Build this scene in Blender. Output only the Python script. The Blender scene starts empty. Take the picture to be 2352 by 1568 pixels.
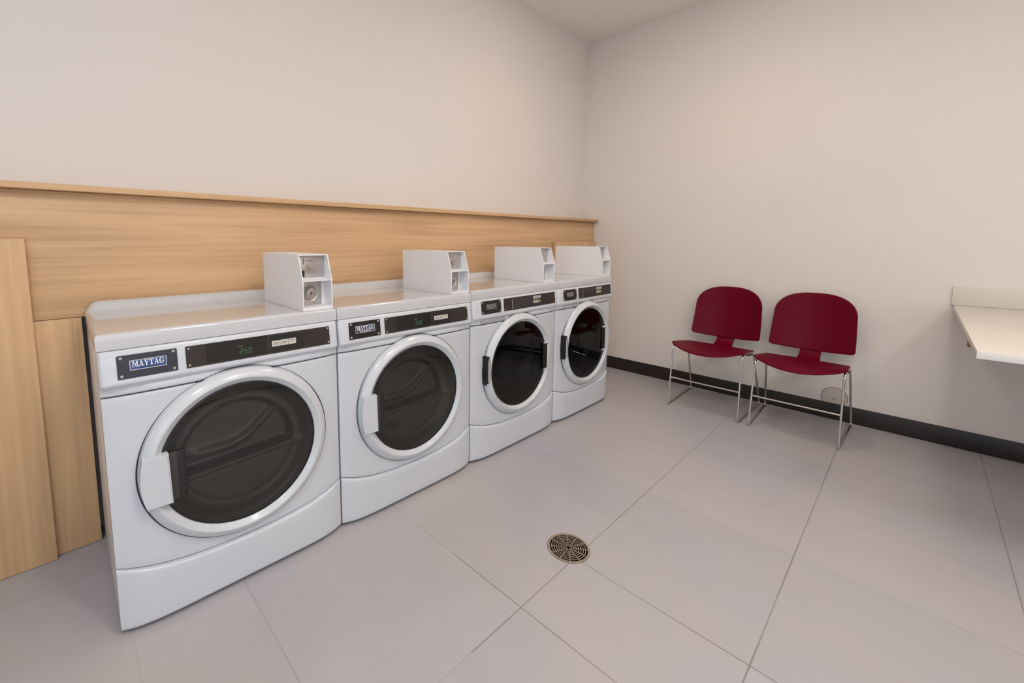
import bpy, bmesh, math, random
from mathutils import Vector, Matrix
random.seed(4)
COL = bpy.context.scene.collection
PI = math.pi

# ------------------------------------------------------------------ helpers
def obj(name, bm_or_me, m, parent=None, smooth=True, angle=35):
    if isinstance(bm_or_me, bmesh.types.BMesh):
        me = bpy.data.meshes.new(name)
        bmesh.ops.recalc_face_normals(bm_or_me, faces=bm_or_me.faces)
        bm_or_me.to_mesh(me); bm_or_me.free()
    else:
        me = bm_or_me
    me.materials.clear(); me.materials.append(m)
    if smooth:
        me.polygons.foreach_set('use_smooth', [True] * len(me.polygons))
        me.set_sharp_from_angle(angle=math.radians(angle))
    o = bpy.data.objects.new(name, me); COL.objects.link(o)
    if parent: o.parent = parent
    return o

def empty(name, loc, label, cat, group=None):
    o = bpy.data.objects.new(name, None); COL.objects.link(o)
    o.location = loc; o.empty_display_size = .1
    o['label'] = label; o['category'] = cat
    if group: o['group'] = group
    return o

def box(bm, x0, x1, y0, y1, z0, z1, bev=0, seg=2):
    r = bmesh.ops.create_cube(bm, size=1)
    vs = r['verts']
    for v in vs:
        v.co = Vector(((x0+x1)/2 + v.co.x*(x1-x0), (y0+y1)/2 + v.co.y*(y1-y0), (z0+z1)/2 + v.co.z*(z1-z0)))
    if bev:
        es = list({e for v in vs for e in v.link_edges})
        bmesh.ops.bevel(bm, geom=es, offset=bev, segments=seg, affect='EDGES', profile=.5)
    return bm

def nbox(*a, **k):
    return box(bmesh.new(), *a, **k)

def face(bm, vs):
    try: return bm.faces.new(vs)
    except ValueError: return None

def grid(bm, rows, close_u=False, close_v=False):
    V = [[bm.verts.new(p) for p in r] for r in rows]
    n, m = len(V), len(V[0])
    for i in range(n if close_v else n-1):
        for j in range(m if close_u else m-1):
            a, b, c, d = V[i][j], V[i][(j+1) % m], V[(i+1) % n][(j+1) % m], V[(i+1) % n][j]
            face(bm, [a, b, c, d])
    return V

def tube(bm, pts, r, seg=10, closed=False, caps=True):
    pts = [Vector(p) for p in pts]; n = len(pts); rings = []
    up = Vector((0, 0, 1)); prev = None
    for i, p in enumerate(pts):
        if closed: t = (pts[(i+1) % n] - pts[i-1])
        else: t = pts[min(i+1, n-1)] - pts[max(i-1, 0)]
        t.normalize()
        if prev is None:
            a = up if abs(t.dot(up)) < .9 else Vector((1, 0, 0))
            nrm = (a - t*a.dot(t)).normalized()
        else:
            nrm = (prev - t*prev.dot(t)).normalized()
        prev = nrm; bn = t.cross(nrm)
        rings.append([p + (nrm*math.cos(2*PI*k/seg) + bn*math.sin(2*PI*k/seg))*r for k in range(seg)])
    V = grid(bm, rings, close_u=True, close_v=closed)
    if caps and not closed:
        face(bm, V[0]); face(bm, V[-1])

def round_path(pts, r, closed=False, seg=6):
    P = [Vector(p) for p in pts]; n = len(P); out = []
    for i in range(n):
        if not closed and i in (0, n-1): out.append(P[i]); continue
        a, b, c = P[i-1], P[i], P[(i+1) % n]
        d1 = (a-b); d2 = (c-b); l = min(r, d1.length*.49, d2.length*.49)
        s, e = b + d1.normalized()*l, b + d2.normalized()*l
        for k in range(seg+1):
            t = k/seg
            out.append(s*(1-t)**2 + b*2*t*(1-t) + e*t*t)
    return out

def lathe_y(bm, cx, cz, prof, seg=96, cap0=False, cap1=False):
    """prof = (radius, y) list turned about an axis along y"""
    rings = [[(cx + r*math.cos(2*PI*k/seg), y, cz + r*math.sin(2*PI*k/seg)) for k in range(seg)] for r, y in prof]
    V = grid(bm, rings, close_u=True)
    if cap0: face(bm, V[0])
    if cap1: face(bm, V[-1])
    return V

def ss(a, b, x):
    t = max(0, min(1, (x-a)/(b-a))); return t*t*(3-2*t)

# ------------------------------------------------------------------ materials
def mat(name, col, rough=.5, metal=0, spec=.5, coat=0, coat_rough=.05, em=None, ems=0, noise=None, bump=None):
    m = bpy.data.materials.new(name); m.use_nodes = True
    nt = m.node_tree; b = nt.nodes['Principled BSDF']
    b.inputs['Base Color'].default_value = (*col, 1)
    b.inputs['Roughness'].default_value = rough; b.inputs['Metallic'].default_value = metal
    b.inputs['Specular IOR Level'].default_value = spec
    b.inputs['Coat Weight'].default_value = coat; b.inputs['Coat Roughness'].default_value = coat_rough
    if em:
        b.inputs['Emission Color'].default_value = (*em, 1); b.inputs['Emission Strength'].default_value = ems
    if noise or bump:
        tc = nt.nodes.new('ShaderNodeTexCoord')
        if noise:
            sc, amt = noise
            n = nt.nodes.new('ShaderNodeTexNoise'); n.inputs['Scale'].default_value = sc; n.inputs['Detail'].default_value = 4
            nt.links.new(tc.outputs['Object'], n.inputs['Vector'])
            r = nt.nodes.new('ShaderNodeValToRGB')
            r.color_ramp.elements[0].position = .3; r.color_ramp.elements[1].position = .7
            r.color_ramp.elements[0].color = (*[c*(1-amt) for c in col], 1)
            r.color_ramp.elements[1].color = (*[min(1, c*(1+amt)) for c in col], 1)
            nt.links.new(n.outputs['Fac'], r.inputs['Fac']); nt.links.new(r.outputs['Color'], b.inputs['Base Color'])
        if bump:
            sc, st = bump
            n = nt.nodes.new('ShaderNodeTexNoise'); n.inputs['Scale'].default_value = sc; n.inputs['Detail'].default_value = 3
            nt.links.new(tc.outputs['Object'], n.inputs['Vector'])
            bp = nt.nodes.new('ShaderNodeBump'); bp.inputs['Strength'].default_value = st; bp.inputs['Distance'].default_value = .002
            nt.links.new(n.outputs['Fac'], bp.inputs['Height']); nt.links.new(bp.outputs['Normal'], b.inputs['Normal'])
    return m

def wood(name, vertical=False, seed=0):
    m = mat(name, (.55, .33, .17), .38)
    nt = m.node_tree; b = nt.nodes['Principled BSDF']; L = nt.links
    tc = nt.nodes.new('ShaderNodeTexCoord')
    def noise(scale, loc, detail, dist=0):
        mp = nt.nodes.new('ShaderNodeMapping'); mp.inputs['Scale'].default_value = scale; mp.inputs['Location'].default_value = loc
        n = nt.nodes.new('ShaderNodeTexNoise'); n.inputs['Scale'].default_value = 1
        n.inputs['Detail'].default_value = detail; n.inputs['Distortion'].default_value = dist
        L.new(tc.outputs['Object'], mp.inputs['Vector']); L.new(mp.outputs['Vector'], n.inputs['Vector'])
        return n.outputs['Fac']
    s = (9, 9, .9) if vertical else (.9, 9, 9)
    s2 = (60, 60, 1.6) if vertical else (1.6, 60, 60)
    s3 = (2.4, 2.4, .5) if vertical else (.8, 3, 3.2)
    a = noise(s, (seed, seed, 0), 4, .6); c = noise(s2, (0, seed, seed), 5, .3); d = noise(s3, (seed, 3, 1), 2)
    def mix(x, y, f):
        q = nt.nodes.new('ShaderNodeMix'); q.data_type = 'FLOAT'; q.inputs['Factor'].default_value = f
        L.new(x, q.inputs['A']); L.new(y, q.inputs['B']); return q.outputs['Result']
    v = mix(mix(a, c, .5), d, .25)
    r = nt.nodes.new('ShaderNodeValToRGB'); e = r.color_ramp.elements
    e[0].position = .36; e[0].color = (.49, .285, .145, 1)
    e[1].position = .66; e[1].color = (.735, .50, .295, 1)
    k = e.new(.47); k.color = (.615, .39, .212, 1)
    k = e.new(.56); k.color = (.69, .445, .240, 1)
    L.new(v, r.inputs['Fac']); L.new(r.outputs['Color'], b.inputs['Base Color'])
    return m

def glass(name, tint, refl=1.0, rough=.02):
    m = bpy.data.materials.new(name); m.use_nodes = True; nt = m.node_tree; nt.nodes.clear()
    o = nt.nodes.new('ShaderNodeOutputMaterial'); t = nt.nodes.new('ShaderNodeBsdfTransparent'); g = nt.nodes.new('ShaderNodeBsdfGlossy')
    t.inputs['Color'].default_value = (*tint, 1); g.inputs['Roughness'].default_value = rough
    g.inputs['Color'].default_value = (refl, refl, refl, 1)
    f = nt.nodes.new('ShaderNodeFresnel'); f.inputs['IOR'].default_value = 1.5
    x = nt.nodes.new('ShaderNodeMixShader')
    nt.links.new(f.outputs[0], x.inputs[0]); nt.links.new(t.outputs[0], x.inputs[1]); nt.links.new(g.outputs[0], x.inputs[2])
    nt.links.new(x.outputs[0], o.inputs['Surface'])
    return m

def floor_material():
    m = mat('floor_tile', (.5, .45, .44), .42, spec=.4)
    nt = m.node_tree; b = nt.nodes['Principled BSDF']; L = nt.links
    tc = nt.nodes.new('ShaderNodeTexCoord'); sx = nt.nodes.new('ShaderNodeSeparateXYZ'); L.new(tc.outputs['Object'], sx.inputs[0])
    def M(op, a, bb=None, c=None):
        n = nt.nodes.new('ShaderNodeMath'); n.operation = op
        for i, q in enumerate((a, bb, c)):
            if q is None: continue
            if isinstance(q, (int, float)): n.inputs[i].default_value = q
            else: L.new(q, n.inputs[i])
        return n.outputs[0]
    X, Y = sx.outputs[0], sx.outputs[1]
    # joints: (position, darkness, from, to) ; tiles are 0.594 x 0.527 m with worn, faint joints
    xl = [(-.572, .5, -9, 9), (.025, .18, -.9, .36), (.322, .45, -.709, .352), (.917, 1, -9, -.40), (.917, .35, -.40, 9), (1.222, .95, -9, -.709), (1.222, .08, -.709, .352), (1.811, .5, -9, -.709),
          (2.107, .35, -1.8, .6), (2.69, .55, -1.45, -.709), (-1.17, .5, -9, 9), (3.2, .2, -9, 9)]
    yl = [(.352, .2, -3, .6), (-.709, .3, -9, .70), (-.709, 1, .70, 9), (-1.237, 1, -9, 9), (-1.762, 1, -9, 9), (-2.287, 1, -9, 9), (-2.812, 1, -9, 9)]
    tot = None
    for A, B, lines in ((X, Y, xl), (Y, X, yl)):
        for pos, st, lo, hi in lines:
            d = M('ABSOLUTE', M('SUBTRACT', A, pos))
            v = M('MULTIPLY', M('SUBTRACT', 1, M('SMOOTH_MIN', 1, M('DIVIDE', d, .0032), .1)), st)
            v = M('MAXIMUM', v, 0)
            if lo > -9: v = M('MULTIPLY', v, M('GREATER_THAN', B, lo))
            if hi < 9: v = M('MULTIPLY', v, M('LESS_THAN', B, hi))
            tot = v if tot is None else M('MAXIMUM', tot, v)
    # broken-up darkness along the joints
    n0 = nt.nodes.new('ShaderNodeTexNoise'); n0.inputs['Scale'].default_value = 3.1; L.new(tc.outputs['Object'], n0.inputs['Vector'])
    tot = M('MULTIPLY', tot, M('MULTIPLY_ADD', n0.outputs['Fac'], 1.2, .35))
    # per-tile tone
    cell = nt.nodes.new('ShaderNodeCombineXYZ')
    L.new(M('FLOOR', M('DIVIDE', M('SUBTRACT', X, .322), .297)), cell.inputs[0]); L.new(M('FLOOR', M('DIVIDE', M('SUBTRACT', Y, -.709), .527)), cell.inputs[1])
    wn = nt.nodes.new('ShaderNodeTexWhiteNoise'); L.new(cell.outputs[0], wn.inputs[0])
    n1 = nt.nodes.new('ShaderNodeTexNoise'); n1.inputs['Scale'].default_value = 1.3; n1.inputs['Detail'].default_value = 3; L.new(tc.outputs['Object'], n1.inputs['Vector'])
    n2 = nt.nodes.new('ShaderNodeTexNoise'); n2.inputs['Scale'].default_value = 2.4; n2.inputs['Detail'].default_value = 5
    mp = nt.nodes.new('ShaderNodeMapping'); mp.inputs['Scale'].default_value = (3.5, .8, 1); mp.inputs['Location'].default_value = (4, 2, 0)
    L.new(tc.outputs['Object'], mp.inputs[0]); L.new(mp.outputs[0], n2.inputs['Vector'])
    r = nt.nodes.new('ShaderNodeValToRGB'); e = r.color_ramp.elements
    e[0].position = .35; e[0].color = (.425, .419, .462, 1); e[1].position = .65; e[1].color = (.475, .440, .436, 1)
    L.new(n1.outputs['Fac'], r.inputs['Fac'])
    f = M('ADD', M('MULTIPLY', wn.outputs['Value'], .05), M('MULTIPLY_ADD', n2.outputs['Fac'], .07, .94))
    hs = nt.nodes.new('ShaderNodeMix'); hs.data_type = 'RGBA'; hs.blend_type = 'MULTIPLY'; hs.inputs['Factor'].default_value = 1
    cb = nt.nodes.new('ShaderNodeCombineColor')
    for i in range(3): L.new(f, cb.inputs[i])
    L.new(r.outputs['Color'], hs.inputs['A']); L.new(cb.outputs[0], hs.inputs['B'])
    gx = nt.nodes.new('ShaderNodeMix'); gx.data_type = 'RGBA'
    L.new(M('MINIMUM', M('MULTIPLY', tot, .8), 1), gx.inputs['Factor']); L.new(hs.outputs['Result'], gx.inputs['A']); gx.inputs['B'].default_value = (.19, .155, .14, 1)
    L.new(gx.outputs['Result'], b.inputs['Base Color'])
    bp = nt.nodes.new('ShaderNodeBump'); bp.inputs['Strength'].default_value = .25; bp.inputs['Distance'].default_value = .001; bp.invert = True
    L.new(tot, bp.inputs['Height']); L.new(bp.outputs['Normal'], b.inputs['Normal'])
    return m

WALL = mat('wall_paint', (.78, .735, .698), .75, spec=.25, bump=(90, .06))
CEIL = mat('ceiling_paint', (.88, .83, .785), .85, spec=.2)
FLOOR = floor_material()
BASE = mat('baseboard_vinyl', (.022, .017, .016), .45, noise=(6, .15))
WH = wood('wood_horizontal', False, 0); WV = wood('wood_vertical', True, 5); WC = wood('wood_edge', False, 9)
ENAMEL = mat('white_enamel', (.63, .66, .71), .2, spec=.5, coat=.35, coat_rough=.04)
TOPEN = mat('white_gloss_top', (.60, .61, .635), .11, spec=.6, coat=.6, coat_rough=.03)
DOORW = mat('white_door_plastic', (.62, .65, .69), .25, spec=.5, coat=.2, coat_rough=.08)
COINW = mat('white_powder_coat', (.85, .85, .87), .35, spec=.4, bump=(400, .04))
CABM = mat('cabinet_side_enamel', (.68, .67, .67), .25, spec=.5)
BROWN = mat('brown_overlay', (.036, .027, .024), .38, spec=.4)
NAVY = mat('slate_overlay', (.034, .037, .052), .35, spec=.5)
BLACKPL = mat('black_overlay', (.018, .016, .015), .35, spec=.45)
DISP = mat('display_window', (.016, .015, .014), .16, spec=.5)
GREEN = mat('display_segments', (.02, .05, .02), .5, em=(.22, .62, .26), ems=.2)
GREENW = mat('display_legend', (.05, .05, .04), .5, em=(.45, .6, .4), ems=.22)
LABELM = mat('label_ivory', (.60, .57, .52), .5)
LABELTX = mat('label_print', (.10, .09, .09), .6)
LIME = mat('lime_indicator', (.32, .36, .05), .4)
BLUE = mat('emblem_blue', (.035, .085, .26), .35)
LETTER = mat('emblem_white', (.85, .85, .85), .4)
GREYL = mat('emblem_grey', (.45, .45, .45), .4)
DKLET = mat('emblem_dark_blue', (.02, .035, .10), .4)  # dark blue ground of the second dryer's emblem
STEEL = mat('brushed_steel', (.62, .57, .54), .33, metal=1, noise=(60, .08))
CHROME = mat('chrome', (.72, .70, .69), .16, metal=1)
SCREW = mat('screw_metal', (.60, .58, .57), .35, metal=.9)
BLACK = mat('black_void', (.006, .005, .005), .6)
DARKP = mat('dark_plastic', (.014, .014, .014), .35)
SEAMSHADE = mat('door_seam_shade', (.05, .055, .065), .6)  # dark tone for the shade in the gap around the door
LINER = mat('grey_door_liner', (.115, .112, .108), .36, spec=.5)
LINERW = mat('black_door_liner', (.016, .016, .015), .3)
GLD = glass('tinted_glass_grey', (.80, .79, .77), .75)
GLW = glass('tinted_glass_black', (.38, .38, .38), .65)
RED = mat('burgundy_plastic', (.135, .0006, .014), .42, spec=.12, bump=(500, .08))
RECESS = mat('moulded_label_grey', (.40, .41, .44), .35)
LAMINATE = mat('cream_laminate', (.70, .66, .60), .35, spec=.4, noise=(5, .015))
LAMEDGE = mat('lit_laminate_edge', (.80, .80, .78), .4)  # paler than the top: light caught by the edge is in the colour
BRWOOD = mat('brown_wood_support', (.30, .17, .08), .6, noise=(25, .2))
GRATE = mat('bronze_grate', (.42, .35, .28), .38, metal=.55, noise=(20, .15))
DRAIN = mat('drain_dark', (.007, .003, .002), .9, spec=.1)
COVER = mat('painted_cover', (.56, .50, .46), .55)
COVRIM = mat('cover_edge', (.20, .16, .15), .6)
LAMPM = mat('lamp_diffuser', (.9, .9, .9), .5, em=(1, .93, .84), ems=2.2)

# ------------------------------------------------------------------ room
XR, YW, ZC = 3.495, .652, 2.826
XL, YB = -2.6, -4.2
def structure(name, bm, m, **k):
    o = obj(name, bm, m, **k); o['kind'] = 'structure'; return o
structure('floor', nbox(XL-.1, XR+.1, YB-.1, YW+.1, -.1, 0), FLOOR, smooth=False)
structure('ceiling', nbox(XL-.1, XR+.1, YB-.1, YW+.1, ZC, ZC+.1), CEIL, smooth=False)
structure('wall_back', nbox(XL, XR, YW, YW+.1, 0, ZC), WALL, smooth=False)
structure('wall_right', nbox(XR, XR+.1, YB, YW+.1, 0, ZC), WALL, smooth=False)
structure('wall_left', nbox(XL-.1, XL, YB, YW+.1, 0, ZC), WALL, smooth=False)
structure('wall_front', nbox(XL, XR, YB-.1, YB, 0, ZC), WALL, smooth=False)
structure('baseboard_right', nbox(XR-.008, XR, YB, .52, 0, .103, bev=.002), BASE)
structure('baseboard_left', nbox(XL, XL+.008, YB, YW, 0, .103, bev=.002), BASE)
structure('baseboard_front', nbox(XL+.01, XR-.01, YB, YB+.008, 0, .103, bev=.002), BASE)

# ------------------------------------------------------------------ wood chase behind the machines
YP = .542
ch = empty('wood_panelling', (0, YP, 0), 'pale wood panelling with a ledge cap running behind the four machines', 'wall panelling')
def cpart(name, x0, x1, y0, y1, z0, z1, m, bev=.0012):
    return obj(name, nbox(x0, x1, y0-YP, y1-YP, z0, z1, bev=bev), m, ch)
cpart('upper_panel', XL+.012, XR-.003, YP, YP+.02, .851, 1.285, WH)
cpart('lower_panel', XL+.012, -.008, YP+.0015, YP+.02, .002, .849, WV)
cpart('stile', -.62, -.130, .520, YP-.0005, .002, 1.124, WV)
cpart('stile', 2.853, XR-.004, .520, YP-.0005, .002, 1.113, WV)
cpart('ledge_cap', XL+.012, XR-.002, .503, YW-.002, 1.286, 1.307, WC)
cpart('side_return', -.030, -.010, YP+.021, YW-.002, .002, .849, BLACK, bev=0)

# ------------------------------------------------------------------ machines
def text_mesh(s, size, ext=.0004, shear=0, space=1.0):
    cu = bpy.data.curves.new('t', 'FONT'); cu.body = s; cu.size = size; cu.extrude = ext; cu.align_x = 'CENTER'; cu.align_y = 'CENTER'
    cu.shear = shear; cu.space_character = space; cu.resolution_u = 3
    o = bpy.data.objects.new('t', cu); COL.objects.link(o)
    bpy.context.view_layer.update()
    dg = bpy.context.evaluated_depsgraph_get()
    me = bpy.data.meshes.new_from_object(o.evaluated_get(dg))
    bpy.data.objects.remove(o); bpy.data.curves.remove(cu)
    return me

# slab-serif capitals drawn as polygons on a unit cell (width, list of polygons)
def serif_letters():
    S = .10   # serif height
    def serif(x0, x1, y): return [(x0, y), (x1, y), (x1, y+S), (x0, y+S)]
    L = {}
    L['M'] = (1.25, [serif(0, .40, 0), serif(.80, 1.25, 0), serif(0, .34, .9), serif(.92, 1.25, .9), [(.12, 0), (.22, 0), (.22, 1), (.12, 1)],
                     [(.90, 0), (1.14, 0), (1.14, 1), (.90, 1)], [(.12, 1), (.36, 1), (.70, .12), (.56, .12)], [(.56, .12), (.66, .12), (.98, 1), (.86, 1)]])
    L['A'] = (1.05, [serif(0, .36, 0), serif(.58, 1.05, 0), [(.12, 0), (.22, 0), (.56, 1), (.46, 1)], [(.66, 0), (.94, 0), (.62, 1), (.44, 1)], [(.26, .28), (.76, .28), (.76, .38), (.26, .38)]])
    L['Y'] = (1.0, [serif(.28, .74, 0), serif(0, .44, .9), serif(.64, 1.0, .9), [(.38, 0), (.62, 0), (.62, .48), (.38, .48)], [(.08, 1), (.36, 1), (.62, .42), (.38, .42)], [(.76, 1), (.88, 1), (.62, .42), (.52, .42)]])
    L['T'] = (.95, [serif(.22, .73, 0), serif(0, .95, .9), [(.35, 0), (.60, 0), (.60, 1), (.35, 1)], [(0, .68), (.07, .68), (.10, .9), (0, .9)], [(.85, .9), (.88, .68), (.95, .68), (.95, .9)]])
    g = []
    n = 14
    for k in range(n):
        a0 = math.radians(40 + (320-40)*k/n); a1 = math.radians(40 + (320-40)*(k+1)/n)
        def p(a, inner):
            rx, ry = (.30, .41) if inner else (.50, .51)
            cx = .54 if inner else .50
            return (cx + rx*math.cos(a), .5 + ry*math.sin(a))
        g.append([p(a0, 0), p(a1, 0), p(a1, 1), p(a0, 1)])
    g += [[(.66, .08), (.92, .08), (.92, .44), (.66, .44)], [(.56, .38), (1.0, .38), (1.0, .47), (.56, .47)], [(.84, .62), (.92, .62), (.92, .98), (.84, .86)]]
    L['G'] = (1.05, g)
    return L
SERIF = serif_letters()

def polys_mesh(polys, th=.0004):
    bm = bmesh.new()
    for q in polys:
        a = [bm.verts.new((x, y, 0)) for x, y in q]; b = [bm.verts.new((x, y, th)) for x, y in q]
        face(bm, a); face(bm, b)
        for i in range(len(q)): face(bm, [a[i], a[(i+1) % len(q)], b[(i+1) % len(q)], b[i]])
    return bm

def word(s, height, width, depth=.0004):
    polys = []; x = 0
    for c in s:
        w, P = SERIF[c]
        polys += [[(x+px, py) for px, py in q] for q in P]; x += w + .03
    x -= .03
    return polys_mesh([[((px/x - .5)*width, (py-.5)*height) for px, py in q] for q in polys], depth)

FZ0, FZ1, FY0, FY1 = .738, .822, -.0215, -.013     # sloping face of the console
def fy(x, z, W):
    return FY0 + (FY1-FY0)*(z-FZ0)/(FZ1-FZ0)

def on_face(src, W, cx, cz, off):
    """map a flat (u, v, w) mesh onto the console face around (cx, cz), w pointing outwards"""
    verts = src.verts if isinstance(src, bmesh.types.BMesh) else src.vertices
    for v in verts:
        u, w_, d = v.co.x, v.co.y, v.co.z
        x, z = cx+u, cz+w_
        v.co = Vector((x, fy(x, z, W) - off - d, z))
    return src

def rrect(x0, x1, z0, z1, r, seg=4):
    out = []
    for cx, cz, a in ((x1-r, z1-r, 0), (x0+r, z1-r, 90), (x0+r, z0+r, 180), (x1-r, z0+r, 270)):
        for k in range(seg+1):
            t = math.radians(a + 90*k/seg); out.append((cx + r*math.cos(t), cz + r*math.sin(t)))
    return out

def plate(W, x0, x1, z0, z1, off, th=.0015, r=.004):
    q = rrect(x0, x1, z0, z1, r)
    bm = polys_mesh([q], th)
    return on_face(bm, W, 0, 0, off)

def seg_digits(s, h, w, gap, slant=.12):
    SEG = {'2': 'abged', '5': 'afgcd', '0': 'abcdef'}
    t = h*.10; P = []
    for i, c in enumerate(s):
        x = i*(w+gap)
        for k in SEG[c]:
            R = {'a': (0, w, h-t, h), 'd': (0, w, 0, t), 'g': (0, w, h/2-t/2, h/2+t/2), 'f': (0, t, h/2, h), 'b': (w-t, w, h/2, h), 'e': (0, t, 0, h/2), 'c': (w-t, w, 0, h/2)}[k]
            P.append([(x+a+slant*b, b) for a, b in ((R[0], R[2]), (R[1], R[2]), (R[1], R[3]), (R[0], R[3]))])
    return P

def plan(x, W, bow, p=6):
    return -bow*(1-abs(2*x/W-1)**p)

def seam_z(x, W):
    return .158 + .050*abs(2*x/W-1)**2.5

def xs_dense(W, n=36, e=.03):
    xs = [e*(k/6)**2 for k in range(6)]
    xs += [e + (W-2*e)*k/n for k in range(n+1)]
    xs += [W - e*(k/6)**2 for k in range(5, -1, -1)]
    return xs

def screw(x, z, W, parent, off=.0015, r=.0042):
    bm = bmesh.new()
    y = fy(x, z, W) - off
    V = lathe_y(bm, x, z, [(r, y+.001), (r, y-.001), (r*.7, y-.0022), (r*.25, y-.0024)], seg=12, cap1=True)
    return obj('screw', bm, SCREW, parent)

def machine(name, x0, W, label, cat, washer=False, lit=True, emblem='blue', group=None):
    root = empty(name, (x0, 0, 0), label, cat, group)
    if washer: root.scale = (1, 1, 1.009)
    P = lambda n, bm, m, par=root, **k: obj(n, bm, m, par, **k)
    CX, CZ = W/2, (.4495 if not washer else .4565)
    def ds(bm_):                      # fit of the door to the panel opening
        for v in bm_.verts: v.co.x = CX + (v.co.x-CX)*1.014; v.co.z = CZ + (v.co.z-CZ)*.984
        return bm_
    # body
    bm = nbox(.003, W-.003, .055, .622, .012, .829, bev=.004)
    P('cabinet', bm, CABM)
    for fx in (.05, W-.05):
        for fyy in (.12, .56):
            b = bmesh.new(); bmesh.ops.create_cone(b, cap_ends=True, segments=16, radius1=.022, radius2=.018, depth=.013, matrix=Matrix.Translation((fx, fyy, .0065)))
            P('foot', b, DARKP)
    # toe panel
    bm = bmesh.new(); rows = []
    xs = xs_dense(W-.004)
    for x_ in xs:
        x = x_ + .002; zt = seam_z(x, W) - .0035; y = plan(x, W, .030, 7)
        c = [(x, .056, .014), (x, y+.010, .0135), (x, y+.004, .0145), (x, y+.0005, .019), (x, y, .026)]
        c += [(x, y - .0*k, .026 + (zt-.010-.026)*k/5) for k in range(1, 6)]
        c += [(x, y+.0008, zt-.005), (x, y+.003, zt-.0012), (x, y+.008, zt), (x, .056, zt)]
        rows.append(c)
    V = grid(bm, rows); face(bm, V[0]); face(bm, V[-1])
    P('toe_panel', bm, ENAMEL, angle=50)
    # front panel with a round opening, ZB/ZT outline
    ZT = .698; RO = .262 if not washer else .262
    angs = [2*PI*k/120 for k in range(120)]
    for cx_, cz_ in ((0.002, seam_z(.002, W)), (W-.002, seam_z(W, W)), (.002, ZT), (W-.002, ZT)):
        a = math.atan2(cz_-CZ, cx_-CX) % (2*PI); i = min(range(120), key=lambda k: abs(angs[k]-a)); angs[i] = a
    def outline(a):
        dx, dz = math.cos(a), math.sin(a); lo, hi = 0, 1.2
        for _ in range(40):
            m_ = (lo+hi)/2; x, z = CX+dx*m_, CZ+dz*m_
            if .002 <= x <= W-.002 and seam_z(x, W) <= z <= ZT: lo = m_
            else: hi = m_
        return lo
    rings = []
    for t, mode in ((0, 'b0'), (0, 'f'), (.25, 'f'), (.5, 'f'), (.75, 'f'), (.93, 'f'), (1, 'e'), (1, 'r'), (1, 'b')):
        ring = []
        for a in angs:
            R = outline(a); r = RO + (R-RO)*t
            if mode == 'f' and t > .9: r = max(RO + (R-RO)*.75, R-.006)
            if R < RO + .004: r = RO + (R-RO)*t
            x, z = CX + math.cos(a)*r, CZ + math.sin(a)*r
            y = plan(min(max(x, .002), W-.002), W, .0155, 6)
            if mode == 'b0': y = .054
            if mode == 'e': y += .0015
            if mode == 'r': y = max(y+.006, .004)
            if mode == 'b': y = .054
            ring.append((x, y, z))
        rings.append(ring)
    bm = bmesh.new(); grid(bm, rings, close_u=True)
    P('front_panel', bm, ENAMEL, angle=50)
    # control console
    bm = bmesh.new(); rows = []
    for x_ in xs_dense(W-.002, 30, .03):
        x = x_ + .001; d = min(x_, (W-.002)-x_)
        rr = .016; edge = rr - math.sqrt(max(0, rr*rr - (rr-min(d, rr))**2))   # rounded vertical corners
        bw = 0; bb = plan(x, W, .0140, 6)
        f = lambda y: y - bw + edge
        prof = [(.056, .7015), (bb+.006, .7015), (bb+.001, .7025), (bb-.0005, .706), (min(bb, -.002+edge)-.0005, .714), (f(-.0105), .7225), (f(-.0165), .7285), (f(-.0205), .7325), (f(-.0225), .7365), (f(FY0-.0002), .741),
                (f(FY0+(FY1-FY0)*.5), .78), (f(FY1), .822), (f(-.010), .8262), (f(-.002), .8275), (.056, .8275)]
        rows.append([(x, y, z) for y, z in prof])
    V = grid(bm, rows); face(bm, V[0]); face(bm, V[-1])
    P('control_console', bm, ENAMEL, angle=60)
    # top with raised back guard
    bm = bmesh.new(); r = .010; Y0, Y1 = -.006, .536
    xx = [0, .0008, .003, .006, .010, .016, .022, .030, .042, .06] + [.06 + (W-.12)*k/12 for k in range(1, 12)] + [W-q for q in (.06, .042, .030, .022, .016, .010, .006, .003, .0008, 0)]
    yy = [Y0, Y0+.0008, Y0+.003, Y0+.006, Y0+.010, .02, .1, .2, .3, .4, .44, .452, .460, .468, .476, .484, .492, .50, .51, .52, .526, .530, .533, .5352, Y1]
    def hz(x, y):
        e = min(x, W-x); k = ss(0, .038, e)**.5 if e < .038 else 1
        h = .873 + .034*ss(.448, .494, y)*k
        d = min(x, W-x, y-Y0, Y1-y)
        if d < r: h -= r - math.sqrt(max(0, r*r-(r-d)**2))
        return h
    V = [[bm.verts.new((x, y, hz(x, y))) for x in xx] for y in yy]
    for i in range(len(yy)-1):
        for j in range(len(xx)-1): face(bm, [V[i][j], V[i][j+1], V[i+1][j+1], V[i+1][j]])
    loop = [V[0][j] for j in range(len(xx))] + [V[i][-1] for i in range(1, len(yy))] + [V[-1][j] for j in range(len(xx)-2, -1, -1)] + [V[i][0] for i in range(len(yy)-2, 0, -1)]
    low = [bm.verts.new((v.co.x, v.co.y, .829)) for v in loop]
    for i in range(len(loop)): face(bm, [loop[i], loop[(i+1) % len(loop)], low[(i+1) % len(loop)], low[i]])
    face(bm, low)
    P('top_panel', bm, TOPEN, angle=50)
    # ---- plates on the console
    px0, px1 = (.040, .179) if not washer else (.056, .206)
    qx0, qx1 = .200, W-.036
    if washer: qx0, qx1 = .226, W-.030
    pz0, pz1 = .7485, .8125
    if washer: pz1 = .8165; pz0 = .752
    if washer: px0, px1 = .058, .203
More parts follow.
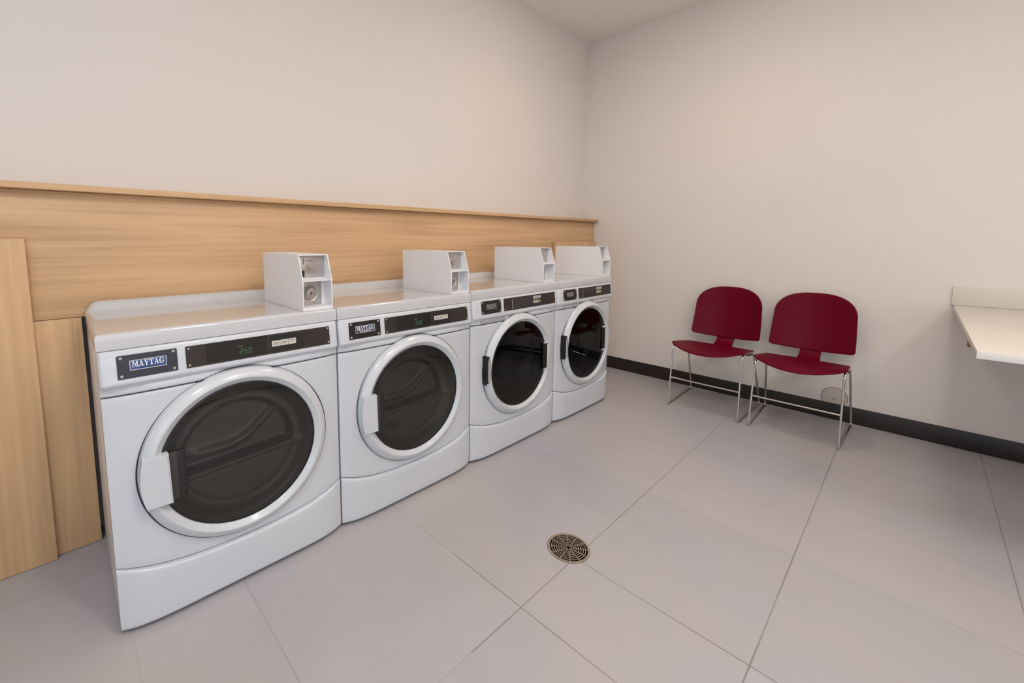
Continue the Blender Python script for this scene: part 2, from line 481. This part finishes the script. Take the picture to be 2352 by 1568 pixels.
    lp = P('logo_plate', plate(W, px0, px1, pz0, pz1, .0002, r=.003 if not washer else .007), NAVY if emblem == 'blue' else BLACKPL)
    lp['label'] = 'dark plate with a framed maker emblem'
    ec, ew, eh = (.110, .0845, .027) if not washer else ((px0+px1)/2, .072, .024)
    ez = (pz0+pz1)/2 + .0025
    el = {'blue': BLUE, 'mid': BLACKPL, 'grey': BLACKPL}[emblem]; lc = LETTER if emblem != 'grey' else GREYL
    on = lambda bm_, cx_, cz_, off: on_face(bm_, W, cx_, cz_, off)
    if emblem != 'mid': obj('emblem', on(polys_mesh([rrect(-ew/2, ew/2, -eh/2, eh/2, .0006, 1)], .0003), ec, ez, .0018), el, lp)
    fr = .0013
    obj('emblem_frame', on(polys_mesh([[(-ew/2, -eh/2), (ew/2, -eh/2), (ew/2, -eh/2+fr), (-ew/2, -eh/2+fr)], [(-ew/2, eh/2-fr), (ew/2, eh/2-fr), (ew/2, eh/2), (-ew/2, eh/2)],
        [(-ew/2, -eh/2), (-ew/2+fr, -eh/2), (-ew/2+fr, eh/2), (-ew/2, eh/2)], [(ew/2-fr, -eh/2), (ew/2, -eh/2), (ew/2, eh/2), (ew/2-fr, eh/2)]], .0004), ec, ez, .0021), lc, lp)
    if emblem == 'mid': obj('emblem', on(polys_mesh([rrect(-ew/2+.002, ew/2-.002, -eh/2+.002, eh/2-.002, .0006, 1)], .0003), ec, ez, .0018), DKLET, lp)
    obj('emblem_lettering', on(word('MAYTAG', eh*.60, ew*.88), ec, ez+eh*.10, .0021), lc, lp, smooth=False)
    tm = text_mesh('COMMERCIAL', eh*.27, .0002, shear=.3, space=1.05)
    obj('emblem_subtitle', on_face(tm, W, ec, ez-eh*.33, .0023), lc if emblem != 'blue' else mat_sub, lp, smooth=False)
    for sx_ in (px0+.009, px1-.009):
        for sz in (pz0+.0075, pz1-.0075): screw(sx_, sz, W, lp)
    cp = P('control_plate', plate(W, qx0, qx1, pz0, pz1, .0002, r=.003), BROWN)
    for sx_ in (qx0+.008, qx1-.006):
        for sz in (pz0+.0075, pz1-.0075):
            if not washer: screw(sx_, sz, W, cp, r=.0036)
    s = W/.686
    if not washer:
        obj('display', plate(W, .252*s, .430*s, pz0+.006, pz1-.001, .0018, th=.0006, r=.002), DISP, cp)
        dg = seg_digits('250', .0165, .0085, .0042)
        obj('display_digits', on(polys_mesh(dg, .0002), .346*s, .765, .0026), GREEN, cp, smooth=False)
        obj('display_legend', on(polys_mesh([[(0, 0), (.013, 0), (.013, .0022), (0, .0022)]], .0002), .342*s, .7885, .0026), GREENW, cp, smooth=False)
        obj('button_surround', plate(W, .442*s, .556*s if emblem == 'blue' else .54*s, pz0+.006, pz1-.007, .0018, th=.0004, r=.004), BLACKPL, cp)
        bx = .445*s if emblem == 'blue' else .448*s
        for k in range(3):
            a = bx + k*.0275
            lb = obj('button_label', plate(W, a, a+.0262, .7715, .7905, .0023, th=.0006, r=.001), LABELM, cp)
            lines = [[(.004, .0035), (.022, .0035), (.022, .005), (.004, .005)], [(.006, .0075), (.020, .0075), (.020, .009), (.006, .009)]] if k != 2 else [[(.004, .009), (.022, .009), (.022, .0105), (.004, .0105)]]
            obj('label_lettering', on(polys_mesh(lines, .0001), a, .7745, .0030), LABELTX, cp, smooth=False)
    else:
        obj('display', plate(W, .285*s, .440*s, pz0+.003, pz1-.003, .0018, th=.0005, r=.002), mat_wdisp, cp)
        obj('card_slot_rim', plate(W, .281*s, .2835*s, pz0+.004, pz1-.010, .0018, th=.0008, r=.0008), GREYL, cp)
        for k in range(3):
            for j in range(2):
                if j == 1 and k == 2: continue
                a = .4555*s + k*.0235; zz = .7935 - j*.0235
                obj('button_label', plate(W, a, a+.0222, zz, zz+.0165, .0018, th=.0006, r=.001), mat_wlab, cp)
        obj('indicator', plate(W, .4555*s+.049, .4555*s+.064, .7700, .7855, .0018, th=.0008, r=.002), LIME, cp)
        obj('moulded_label', nbox(.060, .240, -.0165, -.004, .7060, .7235, bev=.0012), RECESS, root)
        for sx_ in (qx0+.008,):
            for sz in (pz0+.0075,): screw(sx_, sz, W, cp, r=.0034)
    # ---- door
    bm = bmesh.new()
    YB_ = -.013
    prof = [(.2705, .030), (.2745, YB_), (.2750, YB_-.006), (.2738, YB_-.0115), (.2705, YB_-.0165), (.262, YB_-.0245), (.254, YB_-.0300), (.2495, YB_-.0320), (.2472, YB_-.0320), (.2450, YB_-.0305), (.234, YB_-.0205), (.2300, YB_-.018), (.2285, YB_-.010), (.2285, .030)]
    if washer: prof = [(a + (.002 if .226 < a < .246 else 0), b) for a, b in prof]
    V = lathe_y(bm, CX, CZ, prof, seg=128)
    door = P('door', ds(bm), DOORW, angle=60)
    bm = bmesh.new(); lathe_y(bm, CX, CZ, [(.2755, -.011), (.2785, -.0158), (.2797, -.0162), (.2797, .03)], seg=128)  # dark ring stands in for the shaded groove around the door
    obj('seam_shade_ring', ds(bm), SEAMSHADE, door)
    bm = bmesh.new(); yg = YB_-.0185
    lathe_y(bm, CX, CZ, [(.2284, yg+.004), (.2280, yg), (.220, yg-.0012), (.18, yg-.0045), (.12, yg-.0080), (.06, yg-.0098), (.004, yg-.0103)], seg=96, cap1=True)
    g = obj('door_glass', ds(bm), GLW if washer else GLD, door)
    bm = bmesh.new(); lathe_y(bm, CX, CZ, [(.2290, yg+.002), (.2290, yg-.0006), (.2250, yg-.0014), (.2250, yg+.001)], seg=128)
    obj('glass_edge', ds(bm), DARKP, door)
    # liner behind the glass
    bm = bmesh.new(); NR, NA = 46, 128; R_ = .2275; rows = []
    def depth(x, z):
        rr_ = math.hypot(x, z)
        base = -.012 + .026*ss(R_, .182, rr_)            # sloping annulus
        if washer:
            return base + .04*ss(.185, .12, rr_) - .02*ss(.10, .0, rr_)
        led = -.036 + .05*x
        inside = ss(.172, .150, math.hypot(x*.98, z+.006))
        up = ss(led, led+.012, z)
        bowl = .034*inside*up*(1-.35*ss(.0, .16, z))
        # long ridge sweeping up through the recess
        yc = -.006 + .128*ss(-.06, .17, x)**1.6
        ridge = .020*math.exp(-((z-yc-.01)/.016)**2)*inside*up*ss(.17, .10, abs(x))
        bar = -.012*math.exp(-((z-led+.008)/.008)**2)*ss(.20, .17, abs(x-.01))
        low = -.006*ss(led-.01, led-.03, z)*ss(.178, .165, rr_)
        return base + bowl - ridge + bar + low
    for i in range(NR+1):
        q = R_*(1-i/NR)
        if i == NR: q = .0005
        rows.append([(CX+q*math.cos(2*PI*k/NA), depth(q*math.cos(2*PI*k/NA), q*math.sin(2*PI*k/NA)), CZ+q*math.sin(2*PI*k/NA)) for k in range(NA)])
    grid(bm, rows, close_u=True)
    obj('door_liner', ds(bm), LINERW if washer else LINER, door, angle=80)
    if not washer:
        # handle: white block that follows the ring on its left side
        hz0, hz1, hx1 = .367, .520, .137
        pts = []
        for k in range(25):
            z = hz1 - (hz1-hz0)*k/24; pts.append((CX - math.sqrt(.277**2-(z-CZ)**2), z))
        pts += [(hx1+.003, hz0+.004), (hx1-.001, hz1)]
        bm = bmesh.new()
        a = [bm.verts.new((x, -.020, z)) for x, z in pts]; b = [bm.verts.new((x, -.0480 - .010*ss(.06, .13, x), z)) for x, z in pts]
        face(bm, a); face(bm, b)
        for i in range(len(pts)): face(bm, [a[i], a[(i+1) % len(pts)], b[(i+1) % len(pts)], b[i]])
        bmesh.ops.bevel(bm, geom=[e for e in bm.edges if all(v in b for v in e.verts)] , offset=.0045, segments=4, affect='EDGES')
        obj('handle', bm, DOORW, door, angle=40)
        bm = nbox(hx1-.004, .178, -.0425, -.030, .373, .516, bev=.004)
        obj('handle_pocket', bm, mat_pocket, door)
        bm = nbox(.155, .1785, -.0434, -.034, .370, .518, bev=.004)
        obj('pocket_back', bm, DARKP, door)
    else:
        hp = nbox(.583, .614, -.0455, -.030, .394, .528, bev=.003)
        for v in hp.verts: v.co.x += W-.715
        obj('handle', hp, DOORW, door)
        hp = nbox(.551, .588, -.0450, -.034, .386, .536, bev=.005)
        for v in hp.verts: v.co.x += W-.715
        obj('handle_pocket', hp, BLACK, door)
        for zc, hh in ((.384, .006), (.5375, .005)):
            hp = nbox(.558, .604, -.0470, -.034, zc-hh, zc+hh, bev=.003)
            for v in hp.verts: v.co.x += W-.715
            obj('handle_tip', hp, DOORW, door)
        hs = nbox(CX-.2805, CX-.2620, -.0440, -.010, .398, .542, bev=.002)
        hin = obj('hinge', hs, BLACK, door)
        bm = bmesh.new(); tube(bm, [(CX-.2670, -.0450, .409), (CX-.2670, -.0450, .532)], .0060, 12)
        tube(bm, [(CX-.2670, -.0450, .425), (CX-.2670, -.0450, .516)], .0078, 12)
        obj('hinge_pin', bm, SCREW, hin)
        obj('hinge_tip', nbox(CX-.279, CX-.261, -.0475, -.036, .3985, .4075, bev=.0015), DOORW, hin)
    # ---- coin box
    a0 = W-.122; a1 = W-.010; T = .0035; D = .378; Z0, Z1, ZK = .8735, 1.072, .981
    sh = P('coin_box', coin_shell(a0, a1, T, D, Z0, Z1, ZK), COINW, angle=20)
    up = obj('coin_slot_plate', nbox(a0+T+.002, a1-T-.002, .052, .056, .988, Z1-.008, bev=.001), STEEL, sh)
    for (u0, u1, w0, w1) in ((.0265, .0285, 1.036, 1.060),):
        obj('coin_slot', nbox(a0+u0, a0+u1, .0512, .0525, w0, w1), BLACK, sh)
    obj('coin_return', nbox(a0+.020, a0+.031, .0508, .0535, .990, 1.014, bev=.001), BLACK, sh)
    b = bmesh.new(); box(b, a0+.013, a0+.017, .049, .0535, 1.016, 1.022); box(b, a0+.022, a0+.028, .049, .0535, 1.018, 1.022)
    obj('return_lever', b, SCREW, sh)
    for s_, zz in (('INSERT COIN', 1.0485), ('PUSH TO', 1.0245), ('REJECT', 1.0165)):
        t = text_mesh(s_, .0052 if 'IN' in s_ else .0048, .0001)
        for v in t.vertices: v.co = Vector((a0+.048+v.co.x, .0515-v.co.z, zz+v.co.y))
        obj('slot_lettering', t, LABELTX, sh, smooth=False)
    obj('vault_plate', nbox(a0+T+.001, a1-T-.010, .060, .064, Z0+.014, ZK-.004, bev=.001), STEEL, sh)
    bm = bmesh.new(); lx, lz = a0+.0525, .930
    lathe_y(bm, lx, lz, [(.0300, .0602), (.0300, .055), (.0285, .0535), (.0262, .0545), (.0245, .0560), (.0225, .0545), (.0192, .047), (.0180, .0455), (.011, .0448), (.0105, .0460), (.0025, .0460)], seg=40, cap1=True)
    lk = obj('lock', bm, STEEL, sh)
    bm = nbox(lx-.0012, lx+.0012, .0444, .047, lz-.006, lz+.005); obj('keyhole', bm, BLACK, lk)
    bm = bmesh.new(); tube(bm, [(a0+.020+.0, .20, Z1), (a0+.020, .20, Z1+.006)], .005, 10); obj('top_screw', bm, SCREW, sh)
    bm = bmesh.new(); lathe_y(bm, a1-T-.020, Z0+.024, [(.003, .0605), (.003, .058), (.001, .0575)], seg=10, cap1=True); obj('plate_screw', bm, CHROME, sh)
    return root

def on_body(bm, W):
    for v in bm.verts: v.co.y += plan(v.co.x, W, .0140, 6) - .0008
    return bm

def coin_shell(a0, a1, T, D, Z0, Z1, ZK):
    bm = bmesh.new()
    prof = [(0.0, Z0), (0.0, ZK), (.030, Z1), (D, Z1), (D, Z0)]
    for x0, x1 in ((a0, a0+T), (a1-T, a1)):
        A = [bm.verts.new((x0, y, z)) for y, z in prof]; B = [bm.verts.new((x1, y, z)) for y, z in prof]
        face(bm, A); face(bm, B)
        for i in range(5): face(bm, [A[i], A[(i+1) % 5], B[(i+1) % 5], B[i]])
    box(bm, a0+T, a1-T, .030, D, Z1-T, Z1)                 # top sheet
    box(bm, a0+T, a1-T, D-T, D, Z0, Z1-T)                  # rear
    box(bm, a0+T, a1-T, .001, .064, ZK-T, ZK)              # shelf between the two bays
    box(bm, a0+T, a1-T, .001, .064, Z0, Z0+.012)           # lower lip
    box(bm, a0+T, a1-T, .056, .060, ZK, Z1-T)              # closes the upper bay
    box(bm, a0+T, a1-T, .064, .068, Z0+.012, ZK-T)
    box(bm, a1-T-.012, a1-T, .058, .064, Z0+.012, ZK-T)
    return bm

mat_sub = mat('emblem_subtitle_ink', (.008, .012, .035), .4)
mat_wdisp = mat('washer_display', (.040, .033, .033), .22)
mat_wlab = mat('label_grey', (.42, .40, .38), .5)
mat_pocket = mat('pocket_plastic', (.040, .038, .034), .3)

machine('dryer', 0.0, .688, 'front-loading dryer nearest the camera, white, with blue maker emblem and lit 2.50 price display', 'dryer', emblem='blue', group='white coin-operated laundry machines')
machine('dryer', .691, .701, 'white coin-operated dryer standing second from the left, grey door glass and small black emblem plate', 'dryer', emblem='mid', group='white coin-operated laundry machines')
machine('washing_machine', 1.395, .713, 'white coin-operated washer with black door glass, standing directly right of the two dryers', 'washing machine', washer=True, emblem='grey', group='white coin-operated laundry machines')
machine('washing_machine', 2.111, .668, 'white coin-operated washer with black door glass at the far end by the red chairs', 'washing machine', washer=True, emblem='grey', group='white coin-operated laundry machines')

# ------------------------------------------------------------------ chairs
def chair(yc, label):
    root = empty('stacking_chair', (3.2, yc, 0), label, 'chair', 'burgundy chairs against the wall')
    X = lambda x: x-3.2
    R = .0055
    for sgn in (1, -1):
        bm = bmesh.new()
        loop = [(X(2.960), sgn*.206, R), (X(3.445), sgn*.218, R), (X(3.255), sgn*.200, .392), (X(2.985), sgn*.200, .424)]
        tube(bm, round_path(loop, .030, closed=True), R, 10, closed=True)
        fr = obj('sled_leg', bm, CHROME, root)
        bm = bmesh.new(); tube(bm, [(X(3.08), sgn*.208, .4085), (X(3.20), sgn*.208, .395)], .0042, 8)
        obj('ganging_bar', bm, DARKP, fr)
    bm = bmesh.new(); tube(bm, [(X(2.972), -.203, .196), (X(2.972), .203, .196)], .0055, 10)
    obj('crossbar', bm, CHROME, root)
    # seat
    bm = bmesh.new(); NU, NV = 28, 22; rows = []
    for j in range(NV+1):
        v = j/NV; row = []
        for i in range(NU+1):
            u = -1+2*i/NU
            hw = .212*(1-.05*v)
            front = 2.975-.088*(1-abs(u)**2.2); back = 3.262 + .012*(1-u*u)
            x = front + (back-front)*v
            z = .4395 - .036*v**1.2 - .020*(1-u*u)*math.sin(PI*min(1, v*.9+.1))*.9
            z -= .030*(1-abs(u)**2)*(1-ss(0, .30, v))
            y = u*hw
            # rounded front corners
            if abs(u) > .9: x += .012*((abs(u)-.9)/.1)**2*(1-v)
            row.append((X(x), y, z))
        rows.append(row)
    grid(bm, rows)
    s = obj('seat', bm, RED, root); m = s.modifiers.new('sol', 'SOLIDIFY'); m.thickness = .010; m.offset = 0
    m = s.modifiers.new('bev', 'BEVEL'); m.width = .003; m.segments = 2; m.limit_method = 'ANGLE'; m.angle_limit = math.radians(50)
    # tongue joining seat and back
    bm = bmesh.new(); rows = []
    path = [(3.235, .3875), (3.270, .386), (3.305, .389), (3.342, .397), (3.374, .413), (3.399, .440), (3.416, .475), (3.428, .52)]
    for j, (x, z) in enumerate(path):
        w = .056 + (.016 if j == 0 else .006 if j == 1 else 0) - .004*(j > 3)
        rows.append([(X(x), w*u, z) for u in (-1, -.5, 0, .5, 1)])
    grid(bm, rows)
    s = obj('back_support', bm, RED, root); m = s.modifiers.new('sol', 'SOLIDIFY'); m.thickness = .012; m.offset = 0
    m = s.modifiers.new('bev', 'BEVEL'); m.width = .003; m.segments = 2; m.limit_method = 'ANGLE'; m.angle_limit = math.radians(50)
    # backrest: rounded dome outline, curved in plan
    bm = bmesh.new(); rows = []; NV, NU = 26, 44
    for j in range(NV+1):
        t = j/NV; row = []
        for i in range(NU+1):
            u = math.sin(PI/2*(-1+2*i/NU))
            zt = .670 + .130*(1-abs(u)**2.7)**(1/2.1) if abs(u) < 1 else .670
            zb = .4585 - .018*(1-u*u)
            if abs(u) > .92: zb += .017*(1-math.sqrt(max(0, 1-((abs(u)-.92)/.08)**2)))
            z = zb + (zt-zb)*t
            hw = .208 - .009*ss(.46, .72, z)
            y = u*hw
            x = 3.392 + .055*(z-.45)/.35 - .052*(y/.2)**2 + .010*math.sin(PI*(z-.45)/.35)
            row.append((X(x), y, z))
        rows.append(row)
    grid(bm, rows)
    s = obj('backrest', bm, RED, root); m = s.modifiers.new('sol', 'SOLIDIFY'); m.thickness = .010; m.offset = 0
    m = s.modifiers.new('bev', 'BEVEL'); m.width = .003; m.segments = 2; m.limit_method = 'ANGLE'; m.angle_limit = math.radians(50)
    return root

c1 = chair(-.568, 'burgundy plastic chair on chrome sled legs, the one closer to the washing machines')
c2 = c1.copy(); COL.objects.link(c2); c2.location = (3.2, -1.038, 0)
c2['label'] = 'burgundy plastic chair on chrome sled legs in front of the round wall cover'
for ch_ in list(c1.children):
    k = ch_.copy(); COL.objects.link(k); k.parent = c2
    for g_ in list(ch_.children):
        q = g_.copy(); COL.objects.link(q); q.parent = k

# ------------------------------------------------------------------ folding counter on the right wall
ct = empty('folding_counter', (2.77, -2.3, 0), 'cream laminate folding counter fixed to the wall right of the red chairs', 'counter')
CY = 2.3
obj('counter_top', nbox(2.045-2.77, XR-2.77, -3.1+CY, -1.602+CY, .762, .785, bev=.0015), LAMINATE, ct)
obj('front_edge', nbox(2.042-2.77, 2.0448-2.77, -3.1+CY, -1.602+CY, .7615, .7855, bev=.0005), LAMEDGE, ct)
obj('backsplash', nbox(XR-.016-2.77, XR-2.77, -3.1+CY, -1.594+CY, .7855, .885, bev=.0015), LAMINATE, ct)
obj('support_board', nbox(2.745-2.77, 2.785-2.77, -3.1+CY, -1.625+CY, .682, .7615, bev=.001), BRWOOD, ct)
obj('support_board', nbox(XR-.024-2.77, XR-2.77, -3.05+CY, -1.70+CY, .70, .7615, bev=.001), BRWOOD, ct)

# ------------------------------------------------------------------ floor drain
dr = empty('floor_drain', (1.248, -.667, 0), 'round bronze grate of a drain set in the tiled floor', 'floor drain')
def ringbm(r0, r1, z0, z1, seg=64, a0=0, a1=2*PI):
    bm = bmesh.new(); prof = [(r0, z0), (r0, z1), (r1, z1), (r1, z0)]
    rows = [[(r*math.cos(2*PI*k/seg), r*math.sin(2*PI*k/seg), z) for k in range(seg)] for r, z in prof]
    grid(bm, rows, close_u=True, close_v=True); return bm
bm = bmesh.new(); bmesh.ops.create_circle(bm, cap_ends=True, segments=64, radius=.0745, matrix=Matrix.Translation((0, 0, .0006)))
obj('drain_throat', bm, DRAIN, dr)
bm = ringbm(.0682, .0765, 0.0, .0035)
for k in range(7):
    q = .0592 - k*.0083
    if q < .004: break
    b2 = ringbm(q, q+.0027, .0022, .0030)
    me = bpy.data.meshes.new('x'); b2.to_mesh(me); b2.free(); bm.from_mesh(me); bpy.data.meshes.remove(me)
for k in range(12):
    a = 2*PI*k/12+.12; r_ = [.006, .016][k % 2]
    v = []
    ca, sa = math.cos(a), math.sin(a); w = .0014
    for rr_, ww in ((r_, w*.8), (.069, w*1.1)):
        for sg in (-1, 1): v.append((rr_*ca - sg*ww*sa, rr_*sa + sg*ww*ca))
    lo = [bm.verts.new((*p, .0022)) for p in (v[0], v[2], v[3], v[1])]; hi = [bm.verts.new((*p, .0031)) for p in (v[0], v[2], v[3], v[1])]
    face(bm, hi); face(bm, lo)
    for i in range(4): face(bm, [lo[i], lo[(i+1) % 4], hi[(i+1) % 4], hi[i]])
obj('grate', bm, GRATE, dr)

# ------------------------------------------------------------------ round cleanout cover on the wall
cv = empty('wall_cover', (XR, -1.163, .142), 'round beige access cover on the wall behind the chair legs, just above the dark baseboard', 'wall cover')
def disc_x(r, x0, x1, seg=56, zmin=-.0385):
    bm = bmesh.new(); P = []
    for k in range(seg):
        a = 2*PI*k/seg; P.append((r*math.cos(a), max(zmin, r*math.sin(a))))
    A = [bm.verts.new((x0, y, z)) for y, z in P]; B = [bm.verts.new((x1, y, z)) for y, z in P]
    face(bm, A); face(bm, B)
    for i in range(seg): face(bm, [A[i], A[(i+1) % seg], B[(i+1) % seg], B[i]])
    return bm
obj('cover_rim', disc_x(.0650, -.0028, -.0002), COVRIM, cv)
obj('cover_disc', disc_x(.0622, -.0045, -.0029), COVER, cv)
bm = bmesh.new(); tube(bm, [(-.0046, 0, -.008), (-.0062, 0, -.008)], .005, 12); obj('screw', bm, COVRIM, cv)

# ------------------------------------------------------------------ added ceiling lights, uplight and cool fills (all out of frame)
def light(name, loc, size, power, col, rot=(0, 0, 0), size_y=None, spread=180):
    l = bpy.data.lights.new(name, 'AREA'); l.energy = power; l.color = col; l.size = size
    if size_y: l.shape = 'RECTANGLE'; l.size_y = size_y
    l.spread = math.radians(spread)
    o = bpy.data.objects.new(name, l); COL.objects.link(o); o.location = loc; o.rotation_euler = rot
    return o
LAMPS = [(-.75, -1.5, 15, (.88, .95, 1)), (.65, -1.6, 10.5, (1, .88, .76)), (1.75, -1.6, 2.5, (1, .83, .66)), (2.2, -.6, 9.5, (1, .83, .67)), (-.75, -2.9, 11, (.96, .97, 1)), (.95, -2.9, 10, (1, .94, .88)), (2.3, -3.0, 3, (1, .93, .86))]
for i, (x, y, p, c) in enumerate(LAMPS):
    r = empty('added_ceiling_light', (x, y, ZC), 'added square ceiling light outside the picture', 'ceiling light', 'added ceiling lights')  # fixture added to carry the room light
    bm = nbox(-.16, .16, -.16, .16, -.012, -.0005, bev=.002); obj('frame', bm, CEIL, r)
    bm = nbox(-.14, .14, -.14, .14, -.014, -.0125); obj('diffuser', bm, LAMPM, r, smooth=False)
    light('added_ceiling_lamp', (x, y, ZC-.02), .28, p, c)
light('cool_fill_left', (XL+.05, -2.5, 1.4), 1.6, 23, (.70, .85, 1), rot=(0, -PI/2, 0), size_y=2.0)  # unseen cool fill added on the left, standing in for daylight
pl = empty('added_uplight', (1.05, -2.1, ZC), 'added white bowl uplight for ceiling bounce, outside the picture', 'added uplight')
bm = bmesh.new()
rows = [[(r_*math.cos(2*PI*k/40), r_*math.sin(2*PI*k/40), z_) for k in range(40)] for r_, z_ in ((.004, -.665), (.07, -.66), (.14, -.63), (.175, -.59), (.170, -.59), (.135, -.622), (.07, -.65), (.004, -.655))]
grid(bm, rows, close_u=True, close_v=True); obj('bowl', bm, COINW, pl)
bm = bmesh.new(); tube(bm, [(0, 0, -.66), (0, 0, -.02)], .006, 8); obj('rod', bm, COINW, pl)
obj('ceiling_rose', nbox(-.05, .05, -.05, .05, -.025, -.0005, bev=.006), COINW, pl)
light('bounce_fill', (1.05, -2.1, ZC-.615), .22, 25, (1, .93, .86), rot=(PI, 0, 0))  # added fill aimed up so the ceiling bounces it back
# added frames on the solid walls around the two cool fills, out of view
def fill_frame(name, x0, x1, y0, y1, z0, z1, axis):
    w = .05; b = bmesh.new()
    if axis == 'x':
        box(b, x0, x1, y0-w, y0, z0-w, z1+w); box(b, x0, x1, y1, y1+w, z0-w, z1+w); box(b, x0, x1, y0, y1, z0-w, z0); box(b, x0, x1, y0, y1, z1, z1+w)
    else:
        box(b, x0-w, x0, y0, y1, z0-w, z1+w); box(b, x1, x1+w, y0, y1, z0-w, z1+w); box(b, x0, x1, y0, y1, z0-w, z0); box(b, x0, x1, y0, y1, z1, z1+w)
    structure(name, b, COINW, smooth=False)
fill_frame('fill_frame_1', XL+.001, XL+.045, -3.5, -1.5, .6, 2.2, 'x')
fill_frame('fill_frame_2', -1.6, .8, YB+.001, YB+.045, .8, 2.4, 'y')
light('cool_fill_front', (-.4, YB+.05, 1.6), 2.4, 14, (.84, .92, 1), rot=(PI/2, 0, 0), size_y=1.6)  # unseen cool fill added on the front side

w = bpy.data.worlds.new('World'); bpy.context.scene.world = w; w.use_nodes = True
w.node_tree.nodes['Background'].inputs[0].default_value = (.9, .88, .86, 1); w.node_tree.nodes['Background'].inputs[1].default_value = .3

# ------------------------------------------------------------------ camera (wide lens with shift)
cam = bpy.data.cameras.new('camera'); co = bpy.data.objects.new('camera', cam); COL.objects.link(co)
YAW, PIT, ROL, F, PX, PY = 42.7975, -6.3128, .1957, 984.6855, 1044.2471, 658.489
ya, pi_, ro = map(math.radians, (YAW, PIT, ROL))
f = Vector((math.cos(pi_)*math.sin(ya), math.cos(pi_)*math.cos(ya), math.sin(pi_)))
r = f.cross(Vector((0, 0, 1))).normalized(); u = r.cross(f)
r, u = r*math.cos(ro)+u*math.sin(ro), -r*math.sin(ro)+u*math.cos(ro)
M = Matrix((r, u, -f)).transposed().to_4x4(); M.translation = Vector((-.0555, -1.453, 1.1278))
co.matrix_world = M
cam.sensor_fit = 'HORIZONTAL'; cam.sensor_width = 36; cam.lens = 36*F/2352
cam.shift_x = (1176-PX)/2352; cam.shift_y = (PY-784)/2352
cam.clip_start = .02
sc = bpy.context.scene; sc.camera = co
sc.view_settings.view_transform = 'Standard'; sc.view_settings.look = 'None'
sc.view_settings.gamma = 1; sc.view_settings.use_curve_mapping = False
sc.view_settings.exposure = -.03
sc.cycles.max_bounces = 10; sc.cycles.transparent_max_bounces = 12
